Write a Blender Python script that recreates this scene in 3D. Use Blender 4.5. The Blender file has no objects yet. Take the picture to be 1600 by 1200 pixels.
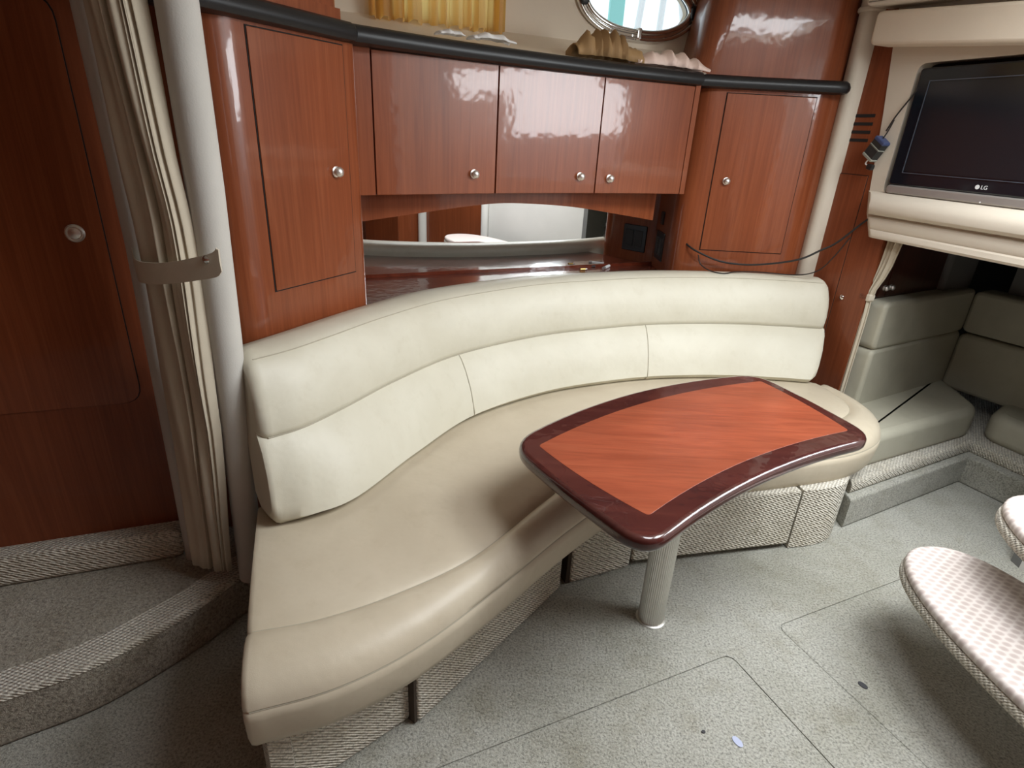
import bpy, bmesh, math, random
from mathutils import Vector, Matrix
random.seed(4)
C = bpy.context.scene.collection
SC = bpy.context.scene

# ------------------------------------------------------------------ camera
cam_data = bpy.data.cameras.new('camera')
cam_data.sensor_width = 36.0
cam_data.lens = 900 / 1600 * 36.0
cam_data.clip_start = 0.02
cam = bpy.data.objects.new('camera', cam_data)
C.objects.link(cam)
Rw = Matrix(((0.99856, 0.05365, 0.0), (0.02150, -0.40009, 0.91623), (0.04916, -0.91491, -0.40067)))
M3 = Rw @ Matrix(((1, 0, 0), (0, -1, 0), (0, 0, -1)))
cam.matrix_world = Matrix.Translation((0, 0, 1.4)) @ M3.to_4x4()
SC.camera = cam

# ------------------------------------------------------------------ daylight
world = bpy.data.worlds.new('daylight_sky')
SC.world = world
world.use_nodes = True
wb = world.node_tree.nodes['Background']
wb.inputs['Color'].default_value = (0.80, 0.93, 1.0, 1)
wb.inputs['Strength'].default_value = 1.7

def area(name, loc, target, sx, sy, watts, col):
    l = bpy.data.lights.new(name, 'AREA')
    l.shape = 'RECTANGLE'; l.size = sx; l.size_y = sy; l.energy = watts; l.color = col
    o = bpy.data.objects.new(name, l); C.objects.link(o)
    o.location = loc
    o.rotation_euler = (Vector(target) - Vector(loc)).to_track_quat('-Z', 'Z').to_euler()
    return o
# daylight falling through the open companionway (door and sliding hatch), plus an unseen deck hatch added as overhead fill
area('companionway_daylight', (2.04, 1.48, 1.62), (0.7, 1.72, 0.85), 0.46, 0.90, 25, (0.93, 0.97, 1.0))
area('sliding_hatch_daylight', (1.45, 1.10, 2.16), (1.25, 1.2, 0.0), 0.62, 0.80, 36, (0.94, 0.98, 1.0))
area('deck_hatch_fill', (0.72, 0.95, 2.16), (0.72, 1.0, 0.0), 0.56, 0.60, 15, (0.97, 0.98, 1.0))

SC.view_settings.view_transform = 'Standard'
SC.view_settings.look = 'None'
SC.view_settings.gamma = 1.0
SC.view_settings.use_curve_mapping = False
SC.view_settings.exposure = 0.0

# ------------------------------------------------------------------ materials
MATS = {}
def new_mat(name):
    m = bpy.data.materials.new(name); m.use_nodes = True
    nt = m.node_tree
    return m, nt, nt.nodes['Principled BSDF']
def N(nt, t, **kw):
    n = nt.nodes.new(t)
    for k, v in kw.items(): setattr(n, k, v)
    return n
def mapping(nt, scale=(1, 1, 1), rot=(0, 0, 0)):
    tc = N(nt, 'ShaderNodeTexCoord'); mp = N(nt, 'ShaderNodeMapping')
    mp.inputs['Scale'].default_value = scale; mp.inputs['Rotation'].default_value = rot
    nt.links.new(tc.outputs['Object'], mp.inputs['Vector'])
    return mp.outputs['Vector']
def noise(nt, vec, scale, detail=4, rough=.55, dist=0):
    n = N(nt, 'ShaderNodeTexNoise')
    n.inputs['Scale'].default_value = scale; n.inputs['Detail'].default_value = detail
    n.inputs['Roughness'].default_value = rough; n.inputs['Distortion'].default_value = dist
    nt.links.new(vec, n.inputs['Vector'])
    return n.outputs['Fac']
def ramp(nt, fac, stops):
    r = N(nt, 'ShaderNodeValToRGB'); e = r.color_ramp.elements
    while len(e) < len(stops): e.new(.5)
    for i, (p, c) in enumerate(stops):
        e[i].position = p; e[i].color = (*c, 1)
    nt.links.new(fac, r.inputs['Fac'])
    return r.outputs['Color']
def mixc(nt, a, b, f, mode='MULTIPLY'):
    m = N(nt, 'ShaderNodeMix', data_type='RGBA', blend_type=mode)
    if isinstance(f, float): m.inputs['Factor'].default_value = f
    else: nt.links.new(f, m.inputs['Factor'])
    for s, v in ((6, a), (7, b)):
        if isinstance(v, tuple): m.inputs[s].default_value = (*v, 1)
        else: nt.links.new(v, m.inputs[s])
    return m.outputs[2]
def bump(nt, h, strength, dist, p, prev=None):
    b = N(nt, 'ShaderNodeBump')
    b.inputs['Strength'].default_value = strength; b.inputs['Distance'].default_value = dist
    nt.links.new(h, b.inputs['Height'])
    if prev: nt.links.new(prev, b.inputs['Normal'])
    nt.links.new(b.outputs['Normal'], p.inputs['Normal'])
    return b.outputs['Normal']
def math_n(nt, op, a, b=None):
    m = N(nt, 'ShaderNodeMath', operation=op)
    for i, v in enumerate((a, b)):
        if v is None: continue
        if isinstance(v, (int, float)): m.inputs[i].default_value = v
        else: nt.links.new(v, m.inputs[i])
    return m.outputs[0]

def plain(name, col, rough=.5, metal=0, spec=.5, coat=0, emit=None, es=0):
    m, nt, p = new_mat(name)
    p.inputs['Base Color'].default_value = (*col, 1); p.inputs['Roughness'].default_value = rough
    p.inputs['Metallic'].default_value = metal; p.inputs['Specular IOR Level'].default_value = spec
    p.inputs['Coat Weight'].default_value = coat
    if emit:
        p.inputs['Emission Color'].default_value = (*emit, 1); p.inputs['Emission Strength'].default_value = es
    MATS[name] = m; return m
def wood(name, dark, mid, light, rough=.22, coat=.5, rot=(0, 0, 0), along='z', wob=.10, grain=1.0, coat_rough=.04):
    m, nt, p = new_mat(name)
    sc = (46, 46, 1.5) if along == 'z' else (2.2, 26, 26)
    v = mapping(nt, sc, rot)
    g = noise(nt, v, 1.0, 7, .68, 1.2)
    c = ramp(nt, g, [(.28, dark), (.5, mid), (.72, light)])
    v2 = mapping(nt, tuple(s * 4 for s in sc), rot)
    f = ramp(nt, noise(nt, v2, 1.0, 3, .6), [(.3, (.72,) * 3), (.7, (1.12,) * 3)])
    c = mixc(nt, c, f, .55 * grain)
    big = ramp(nt, noise(nt, mapping(nt, (1.6, 1.6, .9) if along == 'z' else (2, 5, 5), rot), 1.3, 2), [(.3, (.82,) * 3), (.7, (1.15,) * 3)])
    c = mixc(nt, c, big, .8)
    nt.links.new(c, p.inputs['Base Color'])
    p.inputs['Roughness'].default_value = rough
    p.inputs['Coat Weight'].default_value = coat; p.inputs['Coat Roughness'].default_value = coat_rough
    p.inputs['Specular IOR Level'].default_value = .25
    b = N(nt, 'ShaderNodeBump'); b.inputs['Strength'].default_value = wob; b.inputs['Distance'].default_value = .01
    nt.links.new(noise(nt, mapping(nt), 26, 1), b.inputs['Height'])
    nt.links.new(b.outputs['Normal'], p.inputs['Coat Normal'])
    MATS[name] = m; return m
def leather(name, col, col2, rough=.42):
    m, nt, p = new_mat(name)
    v = mapping(nt)
    c = ramp(nt, noise(nt, v, 3.5, 5, .6, .4), [(.3, col2), (.62, col)])
    sp = ramp(nt, noise(nt, v, 18, 6, .7), [(.30, (.80, .77, .70)), (.46, (1, 1, 1))])
    c = mixc(nt, c, sp, .22)
    nt.links.new(c, p.inputs['Base Color'])
    p.inputs['Roughness'].default_value = rough; p.inputs['Specular IOR Level'].default_value = .45
    n1 = bump(nt, noise(nt, v, 520, 3), .10, .002, p)
    bump(nt, noise(nt, v, 9, 3), .25, .012, p, n1)
    MATS[name] = m; return m
def carpet(name, col, col2, stain, weave=0, scale=1.0, bs=.8):
    m, nt, p = new_mat(name)
    v = mapping(nt)
    c = ramp(nt, noise(nt, v, 150 * scale, 5, .7), [(.36, tuple(x * .50 for x in col2)), (.49, col2), (.62, col)])
    st = ramp(nt, noise(nt, v, 2.2, 6, .62, .5), [(.30, stain), (.56, (1, 1, 1))])
    c = mixc(nt, c, st, .75)
    st2 = ramp(nt, noise(nt, v, 8, 5, .7), [(.34, (.80, .77, .70)), (.50, (1.04, 1.04, 1.04))])
    c = mixc(nt, c, st2, .6)
    p.inputs['Roughness'].default_value = .95; p.inputs['Specular IOR Level'].default_value = .12
    p.inputs['Sheen Weight'].default_value = .25
    h = noise(nt, v, 170 * scale, 3, .8)
    if weave:
        sep = N(nt, 'ShaderNodeSeparateXYZ'); nt.links.new(mapping(nt, (1, 1, 1), (0, 0, math.radians(35))), sep.inputs[0])
        k = 2 * math.pi / weave
        wv = math_n(nt, 'MULTIPLY', noise(nt, v, 60, 2), 2.6)
        sx, sy, sz = sep.outputs
        s = math_n(nt, 'ADD', math_n(nt, 'MULTIPLY', math_n(nt, 'ADD', sx, math_n(nt, 'MULTIPLY', sz, .55)), k), wv)
        t = math_n(nt, 'ADD', math_n(nt, 'MULTIPLY', math_n(nt, 'ADD', math_n(nt, 'SUBTRACT', sz, math_n(nt, 'MULTIPLY', sx, .45)), sy), k * 1.15), wv)
        w1 = math_n(nt, 'SINE', s); w2 = math_n(nt, 'SINE', t)
        ww = math_n(nt, 'ADD', math_n(nt, 'MULTIPLY', math_n(nt, 'ADD', w1, w2), .25), .5)
        c = mixc(nt, c, ramp(nt, ww, [(.10, (.50, .46, .40)), (.42, (1, 1, 1)), (.9, (1.18, 1.17, 1.15))]), .85)
        n1 = bump(nt, h, .45, .006, p)
        bump(nt, ww, .9, .006, p, n1)
    else:
        n1 = bump(nt, h, bs, .010, p)
        bump(nt, noise(nt, v, 30, 3), .4, .012, p, n1)
    nt.links.new(c, p.inputs['Base Color'])
    MATS[name] = m; return m
def fabric(name, col, rough=.8, trans=0, fine=300, var=.1, tcol=None):
    m, nt, p = new_mat(name)
    v = mapping(nt)
    c = ramp(nt, noise(nt, v, 5, 4), [(.3, tuple(x * (1 - var) for x in col)), (.7, col)])
    nt.links.new(c, p.inputs['Base Color'])
    p.inputs['Roughness'].default_value = rough; p.inputs['Specular IOR Level'].default_value = .25
    bump(nt, noise(nt, v, fine, 3), .15, .003, p)
    if trans:
        t = N(nt, 'ShaderNodeBsdfTranslucent'); t.inputs['Color'].default_value = (*(tcol or col), 1)
        mx = N(nt, 'ShaderNodeMixShader'); mx.inputs[0].default_value = trans
        out = nt.nodes['Material Output']
        nt.links.new(p.outputs[0], mx.inputs[1]); nt.links.new(t.outputs[0], mx.inputs[2])
        nt.links.new(mx.outputs[0], out.inputs['Surface'])
    MATS[name] = m; return m

wood('cherry', (.190, .046, .016), (.245, .064, .023), (.295, .086, .033), rough=.32, coat=.50, wob=.04, coat_rough=.06, grain=.32)
wood('cherry_flat', (.170, .042, .016), (.220, .058, .022), (.265, .078, .031), rough=.42, coat=.2, wob=.05, grain=.32)
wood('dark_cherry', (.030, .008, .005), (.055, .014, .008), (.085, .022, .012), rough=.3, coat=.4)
wood('counter_wood', (.085, .016, .009), (.140, .028, .013), (.19, .042, .02), rough=.18, coat=1.0, along='x', rot=(0, 0, -.5), coat_rough=.08)
wood('table_inlay', (.235, .050, .023), (.295, .068, .031), (.340, .086, .040), rough=.36, coat=.20, along='x', rot=(0, 0, -math.radians(34)), coat_rough=.18)
wood('table_rim', (.042, .011, .010), (.062, .016, .014), (.085, .023, .018), rough=.20, coat=.9, along='x', rot=(0, 0, -math.radians(34)), grain=.7)
leather('cream_leather', (.68, .65, .535), (.62, .585, .47))
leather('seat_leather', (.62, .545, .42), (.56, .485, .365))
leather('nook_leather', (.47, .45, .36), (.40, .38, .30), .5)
plain('seam', (.44, .40, .31), .7)
carpet('floor_carpet', (.62, .61, .545), (.49, .48, .42), (.66, .65, .58), bs=.85)
carpet('step_carpet', (.52, .48, .40), (.40, .36, .29), (.66, .62, .54), scale=.8)
carpet('weave_carpet', (.84, .80, .71), (.72, .68, .59), (.86, .84, .80), weave=.0105)
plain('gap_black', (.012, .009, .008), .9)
plain('dark_base', (.055, .038, .025), .9)
plain('black_trim', (.012, .012, .013), .38, spec=.4)
fabric('cream_vinyl', (.66, .59, .49), .55, fine=420, var=.06)
fabric('wall_vinyl', (.78, .68, .55), .6, fine=420, var=.06)
fabric('white_vinyl', (.74, .73, .70), .55, fine=350, var=.05)
fabric('pole_cloth', (.62, .60, .555), .75, fine=260, var=.1)
fabric('curtain_cloth', (.62, .55, .43), .85, fine=500, var=.12)
fabric('strap_cloth', (.70, .63, .51), .85, fine=400, var=.18)
fabric('thin_curtain', (.62, .50, .30), .8, trans=.68, tcol=(1.0, .70, .25), fine=400, var=.1)
fabric('pleated_brown', (.36, .22, .10), .6, fine=300, var=.25)
fabric('pink_cloth', (.78, .60, .52), .6, fine=200, var=.12)
fabric('white_paper', (.82, .80, .78), .6, fine=200, var=.05)
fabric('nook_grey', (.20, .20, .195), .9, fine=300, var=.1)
plain('ceiling_cream', (.72, .67, .58), .7)
plain('chrome', (.80, .80, .80), .10, 1)
plain('satin_nickel', (.86, .83, .79), .42, 1)
plain('aluminium', (.70, .68, .64), .38, 1)
plain('mirror_glass', (.90, .91, .91), .0, 1)
plain('black_plastic', (.012, .012, .013), .35)
plain('screen', (.010, .012, .016), .16, spec=.6)
plain('glint_grey', (.07, .08, .10), .25)
plain('bezel', (.006, .009, .014), .10, spec=.6)
plain('silver_plastic', (.36, .33, .31), .35, .4)
plain('white_print', (.75, .75, .75), .5)
plain('cable_black', (.015, .013, .012), .5)
plain('brick_black', (.020, .022, .022), .5)
plain('tape_blue', (.05, .07, .16), .5)
plain('tape_grey', (.30, .31, .27), .5)
plain('white_plastic', (.78, .78, .78), .35)
plain('brass', (.55, .36, .13), .3, 1)
plain('sticker_blue', (.48, .52, .68), .3)
plain('stain_dark', (.055, .055, .06), .9)
plain('teal', (.30, .62, .58), .6)
plain('leaf_green', (.28, .36, .25), .8)
m, nt, p = new_mat('glass'); p.inputs['Transmission Weight'].default_value = 1; p.inputs['Roughness'].default_value = 0
p.inputs['IOR'].default_value = 1.06; MATS['glass'] = m
# ribbed aluminium leg is geometry; woven vinyl of the stair pads: a honeycomb of ovals
m, nt, p = new_mat('pad_vinyl')
vv = mapping(nt, (1, 1, 1), (0, 0, .25))
sp = N(nt, 'ShaderNodeSeparateXYZ'); nt.links.new(vv, sp.inputs[0])
kk = 2 * math.pi / .021
def lat(ax, ay):
    return math_n(nt, 'COSINE', math_n(nt, 'ADD', math_n(nt, 'MULTIPLY', sp.outputs[0], kk * ax), math_n(nt, 'MULTIPLY', sp.outputs[1], kk * ay * 1.0)))
hx = math_n(nt, 'ADD', lat(0, 1.15), math_n(nt, 'ADD', lat(.75, .575), lat(.75, -.575)))
hx = math_n(nt, 'ADD', math_n(nt, 'MULTIPLY', hx, .22), .34)
cc = ramp(nt, hx, [(.14, (.68, .61, .57)), (.30, (.58, .50, .465)), (.7, (.50, .42, .39))])
nt.links.new(cc, p.inputs['Base Color']); p.inputs['Roughness'].default_value = .5
bump(nt, hx, .3, .002, p); MATS['pad_vinyl'] = m

# ------------------------------------------------------------------ helpers
def link(o, parent=None):
    C.objects.link(o)
    if parent:
        o.parent = parent
        if parent.type == 'EMPTY':      # part meshes keep cabin coordinates
            o.matrix_parent_inverse = Matrix.Translation(-parent.location)
    return o
def mk(name, V, Fc, mat, parent=None, angle=38, smooth=True):
    me = bpy.data.meshes.new(name)
    me.from_pydata([tuple(v) for v in V], [], Fc)
    bm = bmesh.new(); bm.from_mesh(me)
    bmesh.ops.recalc_face_normals(bm, faces=bm.faces); bm.to_mesh(me); bm.free()
    if smooth:
        me.polygons.foreach_set('use_smooth', [True] * len(me.polygons))
        me.set_sharp_from_angle(angle=math.radians(angle))
    for pg in me.polygons:              # flat caps keep their own shading
        if smooth and len(pg.vertices) > 4:
            for ei in pg.loop_indices: me.edges[me.loops[ei].edge_index].use_edge_sharp = True
    me.materials.append(MATS[mat])
    o = bpy.data.objects.new(name, me)
    if smooth and len(Fc) < 400:
        wn = o.modifiers.new('weighted', 'WEIGHTED_NORMAL'); wn.keep_sharp = True
    return link(o, parent)
def thing(name, label, cat, loc=(0, 0, 0), group=None):
    o = bpy.data.objects.new(name, None); C.objects.link(o)
    o.empty_display_size = .05
    o.location = loc
    o['label'] = label; o['category'] = cat
    if group: o['group'] = group
    return o
def tag(o, label, cat, group=None):
    o['label'] = label; o['category'] = cat
    if group: o['group'] = group
    return o
def struct(o, label=None):
    o['kind'] = 'structure'
    if label: o['label'] = label
    return o
class Mesh:
    def __init__(s): s.v = []; s.f = []
    def add(s, v, f):
        k = len(s.v); s.v += [tuple(x) for x in v]; s.f += [[i + k for i in q] for q in f]
    def obj(s, name, mat, parent=None, angle=38): return mk(name, s.v, s.f, mat, parent, angle)
def grid_faces(nr, nc, closed=False, caps=False):
    f = []
    for i in range(nr - 1):
        for j in range(nc if closed else nc - 1):
            j2 = (j + 1) % nc
            f.append([i * nc + j, i * nc + j2, (i + 1) * nc + j2, (i + 1) * nc + j])
    if caps and closed:
        f.append(list(range(nc))[::-1]); f.append([(nr - 1) * nc + j for j in range(nc)])
    return f
def loft(rows, closed=True, caps=True):
    v = [p for r in rows for p in r]
    return v, grid_faces(len(rows), len(rows[0]), closed, caps)
def cr(pts, n, closed=False):
    """Catmull-Rom through pts, n samples per span"""
    P = [Vector(p) for p in pts]; out = []; m = len(P)
    for i in range(m if closed else m - 1):
        if closed: a, b, c, d = P[i - 1], P[i], P[(i + 1) % m], P[(i + 2) % m]
        else:
            b, c = P[i], P[i + 1]
            a = P[i - 1] if i else b * 2 - c
            d = P[i + 2] if i + 2 < m else c * 2 - b
        for k in range(n):
            t = k / n
            out.append(.5 * ((2 * b) + (c - a) * t + (2 * a - 5 * b + 4 * c - d) * t * t + (3 * b - a - 3 * c + d) * t ** 3))
    if not closed: out.append(P[-1])
    return out
def offset2(poly, d, closed=True):
    """move each point d along the left-hand normal"""
    n = len(poly); out = []
    for i in range(n):
        a = Vector(poly[i - 1][:2]) if (closed or i) else Vector(poly[i][:2])
        b = Vector(poly[(i + 1) % n][:2]) if (closed or i < n - 1) else Vector(poly[i][:2])
        t = (b - a)
        if t.length < 1e-9: t = Vector((1, 0))
        t.normalize()
        out.append(Vector((poly[i][0] - t.y * d, poly[i][1] + t.x * d)))
    return out
def round_poly(pts, r, seg=6):
    out = []; n = len(pts)
    for i in range(n):
        p = Vector(pts[i][:2]); a = Vector(pts[i - 1][:2]); b = Vector(pts[(i + 1) % n][:2])
        rr = r[i] if isinstance(r, (list, tuple)) else r
        if rr <= 0: out.append(p); continue
        s = p + (a - p).normalized() * min(rr, (a - p).length * .49); e = p + (b - p).normalized() * min(rr, (b - p).length * .49)
        for k in range(seg + 1):
            t = k / seg
            out.append(s * (1 - t) ** 2 + p * 2 * t * (1 - t) + e * t * t)
    return out
def area2(p): return sum(p[i - 1][0] * p[i][1] - p[i][0] * p[i - 1][1] for i in range(len(p))) / 2
def slab(poly, z0, z1, r=0, seg=4):
    """vertical prism of a plan outline with rounded top and bottom edges"""
    poly = [Vector(p[:2]) for p in poly]
    if area2(poly) < 0: poly = poly[::-1]
    rows = []
    if r > 0:
        for k in range(seg + 1):
            a = math.pi / 2 * k / seg
            q = offset2(poly, r * (1 - math.sin(a))); rows.append([(x.x, x.y, z0 + r * (1 - math.cos(a))) for x in q])
        for k in range(seg + 1):
            a = math.pi / 2 * k / seg
            q = offset2(poly, r * (1 - math.cos(a))); rows.append([(x.x, x.y, z1 - r * (1 - math.sin(a))) for x in q])
    else:
        rows = [[(x.x, x.y, z0) for x in poly], [(x.x, x.y, z1) for x in poly]]
    return loft(rows)
class Fr:
    """upright frame: d runs left to right as seen from the cabin, n points into the cabin"""
    def __init__(s, o, d):
        s.o = Vector(o); s.d = Vector(d).normalized(); s.n = Vector((s.d.y, -s.d.x))
    def p(s, u, n, z):
        q = s.o + s.d * u + s.n * n
        return (q.x, q.y, z)
    def u(s, x, y): return (Vector((x, y)) - s.o).dot(s.d)
    def box(s, u0, u1, n0, n1, z0, z1, r=0, seg=2):
        if r <= 0:
            v = [s.p(u, n, z) for z in (z0, z1) for (u, n) in ((u0, n0), (u1, n0), (u1, n1), (u0, n1))]
            return v, [[3, 2, 1, 0], [4, 5, 6, 7], [0, 1, 5, 4], [1, 2, 6, 5], [2, 3, 7, 6], [3, 0, 4, 7]]
        # front edges rounded: outline in the u-z plane lofted along n
        pl = round_poly([(u0, z0), (u1, z0), (u1, z1), (u0, z1)], min(r * 2.0, .06), 4)
        rows = []
        for k in range(seg + 1):
            a = math.pi / 2 * k / seg
            q = offset2(pl, r * (1 - math.cos(a))) if k else pl
            rows.append([s.p(x[0], n1 - r + r * math.sin(a), x[1]) for x in q])
        rows = [[s.p(x[0], n0, x[1]) for x in pl]] + rows
        return loft(rows)
def tube(path, r, n=10, closed=False, rx=None):
    P = [Vector(p) for p in path]; rows = []; m = len(P)
    up = None
    for i in range(m):
        a = P[i - 1] if (i or closed) else P[i]; b = P[(i + 1) % m] if (closed or i < m - 1) else P[i]
        t = (b - a).normalized()
        if up is None:
            up = Vector((0, 0, 1)) if abs(t.z) < .9 else Vector((0, 1, 0))
        s = t.cross(up).normalized(); up = s.cross(t).normalized()
        ri = r[i] if isinstance(r, (list, tuple)) else r
        rows.append([P[i] + s * (rx or ri) * math.cos(k * 2 * math.pi / n) + up * ri * math.sin(k * 2 * math.pi / n) for k in range(n)])
    if closed:
        v = [p for q in rows for p in q]; f = []
        for i in range(m):
            for j in range(n):
                f.append([i * n + j, i * n + (j + 1) % n, ((i + 1) % m) * n + (j + 1) % n, ((i + 1) % m) * n + j])
        return v, f
    return loft(rows)
def lathe(c, axis, prof, n=20):
    """profile (r, h) spun about axis through c"""
    A = Vector(axis).normalized(); U = A.orthogonal().normalized(); W = A.cross(U)
    rows = [[Vector(c) + A * h + (U * math.cos(k * 2 * math.pi / n) + W * math.sin(k * 2 * math.pi / n)) * r for k in range(n)] for r, h in prof]
    return loft(rows)
def knob(fr, u, z, parent, n0=0, s=1.0, mat='satin_nickel'):
    c = fr.p(u, n0, z); ax = (fr.n.x, fr.n.y, 0)
    v, f = lathe(c, ax, [(.015 * s, 0), (.0155 * s, .003 * s), (.011 * s, .005 * s), (.010 * s, .009 * s), (.0135 * s, .012 * s), (.0145 * s, .016 * s), (.012 * s, .021 * s), (.006 * s, .0245 * s), (.0005, .025 * s)])
    return mk('knob', v, f, mat, parent)
def sheet_hole(fr, outer, holes, n0, n1):
    """flat panel in a frame's u-z plane with holes, given thickness"""
    bm = bmesh.new(); es = []
    for lp in [outer] + holes:
        vs = [bm.verts.new(fr.p(u, n1, z)) for u, z in lp]
        for i in range(len(vs)): es.append(bm.edges.new((vs[i - 1], vs[i])))
    bmesh.ops.triangle_fill(bm, edges=es, use_beauty=True)
    r = bmesh.ops.extrude_face_region(bm, geom=bm.faces[:])
    off = Vector((fr.n.x, fr.n.y, 0)) * (n0 - n1)
    for g in r['geom']:
        if isinstance(g, bmesh.types.BMVert): g.co += off
    bm.verts.index_update()
    V = [v.co[:] for v in bm.verts]; F_ = [[v.index for v in f.verts] for f in bm.faces]
    bm.free(); return V, F_
def ell(cu, cz, a, b, n=40, pw=1.0, tilt=0):
    out = []
    for k in range(n):
        t = 2 * math.pi * k / n
        x = a * math.copysign(abs(math.cos(t)) ** pw, math.cos(t)); y = b * math.copysign(abs(math.sin(t)) ** (1 / pw if pw else 1), math.sin(t))
        out.append((cu + x, cz + y + tilt * x))
    return out

# ------------------------------------------------------------------ frames of the cabin
LC = Fr((-.760, 1.365), (.45, .89))        # tall cabinet on the left
BW = Fr((-.665, 2.415), (.907, .42))       # hull side with mirror, curtain and porthole
RC = Fr((.70, 2.70), (1, 0))               # tall cabinet on the right
LD = Fr((-1.425, 1.28), (.93, .36))        # bulkhead with the cabin door
TW = Fr((1.403, 2.62), (.35, -.936))       # television wall
PW = Fr((1.403, 2.62), (.35, -.936))           # narrow bulkhead with vents
SW = Fr((1.93, 1.74), (.06, -1))           # white wall behind the steps
CEIL = 2.08

# ------------------------------------------------------------------ floor
v, f = slab([(-2.4, -1.3), (2.9, -1.3), (2.9, 3.4), (-2.4, 3.4)], -.05, -.0045)
fl = struct(mk('floor', v, f, 'floor_carpet'), 'grey-green worn cabin carpet with lift-out hatches')
A1 = Vector((.42, -.907)).normalized(); A2 = Vector((.907, .42)).normalized()
def floor_piece(poly, z1=0.0, r=.004):
    v, f = slab(poly, -.03, z1, .003, 2)
    return mk('hatch_panel', v, f, 'floor_carpet', fl)
def quad(o, u0, u1, w0, w1, rr):
    o = Vector(o)
    pts = [o + A1 * u0 + A2 * w0, o + A1 * u1 + A2 * w0, o + A1 * u1 + A2 * w1, o + A1 * u0 + A2 * w1]
    return round_poly([tuple(q) for q in pts], rr, 5)
hA = quad((.695, 1.272), .0012, .95, -.93, -.0012, .03)
hB = quad((.885, 1.392), .0012, 1.10, .0012, .80, .03)
floor_piece(hA); floor_piece(hB)
# surround of the two hatches
def holes_slab(outer, holes):
    bm = bmesh.new(); es = []
    for lp in [outer] + holes:
        vs = [bm.verts.new((q[0], q[1], 0)) for q in lp]
        for i in range(len(vs)): es.append(bm.edges.new((vs[i - 1], vs[i])))
    bmesh.ops.triangle_fill(bm, edges=es, use_beauty=True)
    r = bmesh.ops.extrude_face_region(bm, geom=bm.faces[:])
    for g in r['geom']:
        if isinstance(g, bmesh.types.BMVert): g.co.z -= .03
    bm.verts.index_update()
    V = [q.co[:] for q in bm.verts]; F_ = [[q.index for q in fc.verts] for fc in bm.faces]
    bm.free(); return V, F_
gA = quad((.695, 1.272), -.0008, .9535, -.9335, .0008, .032); gB = quad((.885, 1.392), -.0008, 1.1035, -.0008, .8035, .032)
v, f = holes_slab([(-2.3, -1.2), (2.8, -1.2), (2.8, 3.3), (-2.3, 3.3)], [[tuple(q) for q in gA], [tuple(q) for q in gB]])
mk('carpet_field', v, f, 'floor_carpet', fl)

# raised carpeted step on the left
edge = cr([(-2.3, .30), (-1.75, .55), (-1.40, .73), (-1.138, .899), (-.989, 1.005), (-.851, 1.185), (-.775, 1.33), (-.72, 1.40)], 6)
top = [tuple(p) for p in edge] + [(-.70, 1.60), (-1.0, 1.9), (-2.3, 1.4)]
st = thing('carpeted_step', 'curved carpeted step in front of the dark wooden cabin door', 'step', (-1.2, 1.1, 0))
v, f = slab(top, 0, .15, .014, 3); mk('tread', v, f, 'step_carpet', st)
rib = [(p.x, p.y) for p in offset2(edge, .004, False)]
rows = []
for k in range(7):
    a = math.pi * .5 * k / 6
    q = offset2(edge, .085 - .088 * math.sin(a), False) if k < 6 else offset2(edge, -.003, False)
    rows.append([(p.x, p.y, .1535 if k < 4 else .1535 - .014 * ((k - 3) / 3) ** 2) for p in q])
v, f = loft(rows, False, False); mk('woven_edge', v, f, 'weave_carpet', st)
sill = thing('door_sill', 'woven carpet riser under the cabin door', 'sill', (-1.3, 1.25, .15))
v, f = LD.box(-.9, .46, -.35, .055, .15, .25, .016, 3); mk('riser', v, f, 'weave_carpet', sill)

# ------------------------------------------------------------------ walls and ceiling
v, f = LD.box(-1.1, .70, -.08, 0, .25, CEIL); wl = struct(mk('wall_left', v, f, 'cherry_flat'), 'dark cherry bulkhead around the cabin door')
dr = thing('door_1', 'dark glossy cherry cabin door with round metal pull', 'door', LD.p(.2, 0, .25)); dr['kind'] = 'structure'
del dr['category']
du = LD.u(-1.028, 1.433)
op = round_poly([(-.55, .66), (du, .66), (du, 1.62), (-.55, 1.62)], .05, 5)
gp = round_poly([(-.553, .659), (du + .0025, .659), (du + .0025, 1.6225), (-.553, 1.6225)], .05, 5)
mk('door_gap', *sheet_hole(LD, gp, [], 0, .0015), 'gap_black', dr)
mk('door_leaf', *sheet_hole(LD, op, [], .0, .003), 'cherry', dr)
ku = LD.u(-1.083, 1.412)
v, f = lathe(LD.p(ku, .003, 1.122), (LD.n.x, LD.n.y, 0), [(.021, 0), (.0215, .004), (.018, .007), (.0155, .005), (.0145, .004), (.013, .007), (.007, .0095), (.001, .010)], 28)
mk('door_pull', v, f, 'satin_nickel', dr)
# hull side
WIN = [(.17, 1.772), (.56, 1.772), (.56, 2.03), (.17, 2.03)]
PC = (1.238, 1.922); PT = .0
port_out = ell(PC[0], PC[1], .275, .105, 48, .82)
v, f = sheet_hole(BW, [(-.35, .70), (1.95, .70), (1.95, CEIL), (-.35, CEIL)], [WIN, port_out], -.05, 0)
struct(mk('wall_back', v, f, 'wall_vinyl', None, 20), 'tan vinyl hull side above the black shelf')
v, f = slab([(-2.4, -1.3), (1.18, -1.3), (1.18, .23), (.76, .23), (.76, .82), (1.18, .82), (1.18, 3.4), (-2.4, 3.4)], CEIL, CEIL + .05)
ce = struct(mk('ceiling', *holes_slab([(-2.4, -1.3), (2.9, -1.3), (2.9, 3.4), (-2.4, 3.4)], [[(1.12, .70), (1.74, .70), (1.74, 1.52), (1.12, 1.52)], [(.44, .65), (1.0, .65), (1.0, 1.25), (.44, 1.25)]]), 'ceiling_cream', None, 20))
for q in ce.data.vertices: q.co.z += CEIL + .03
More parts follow.
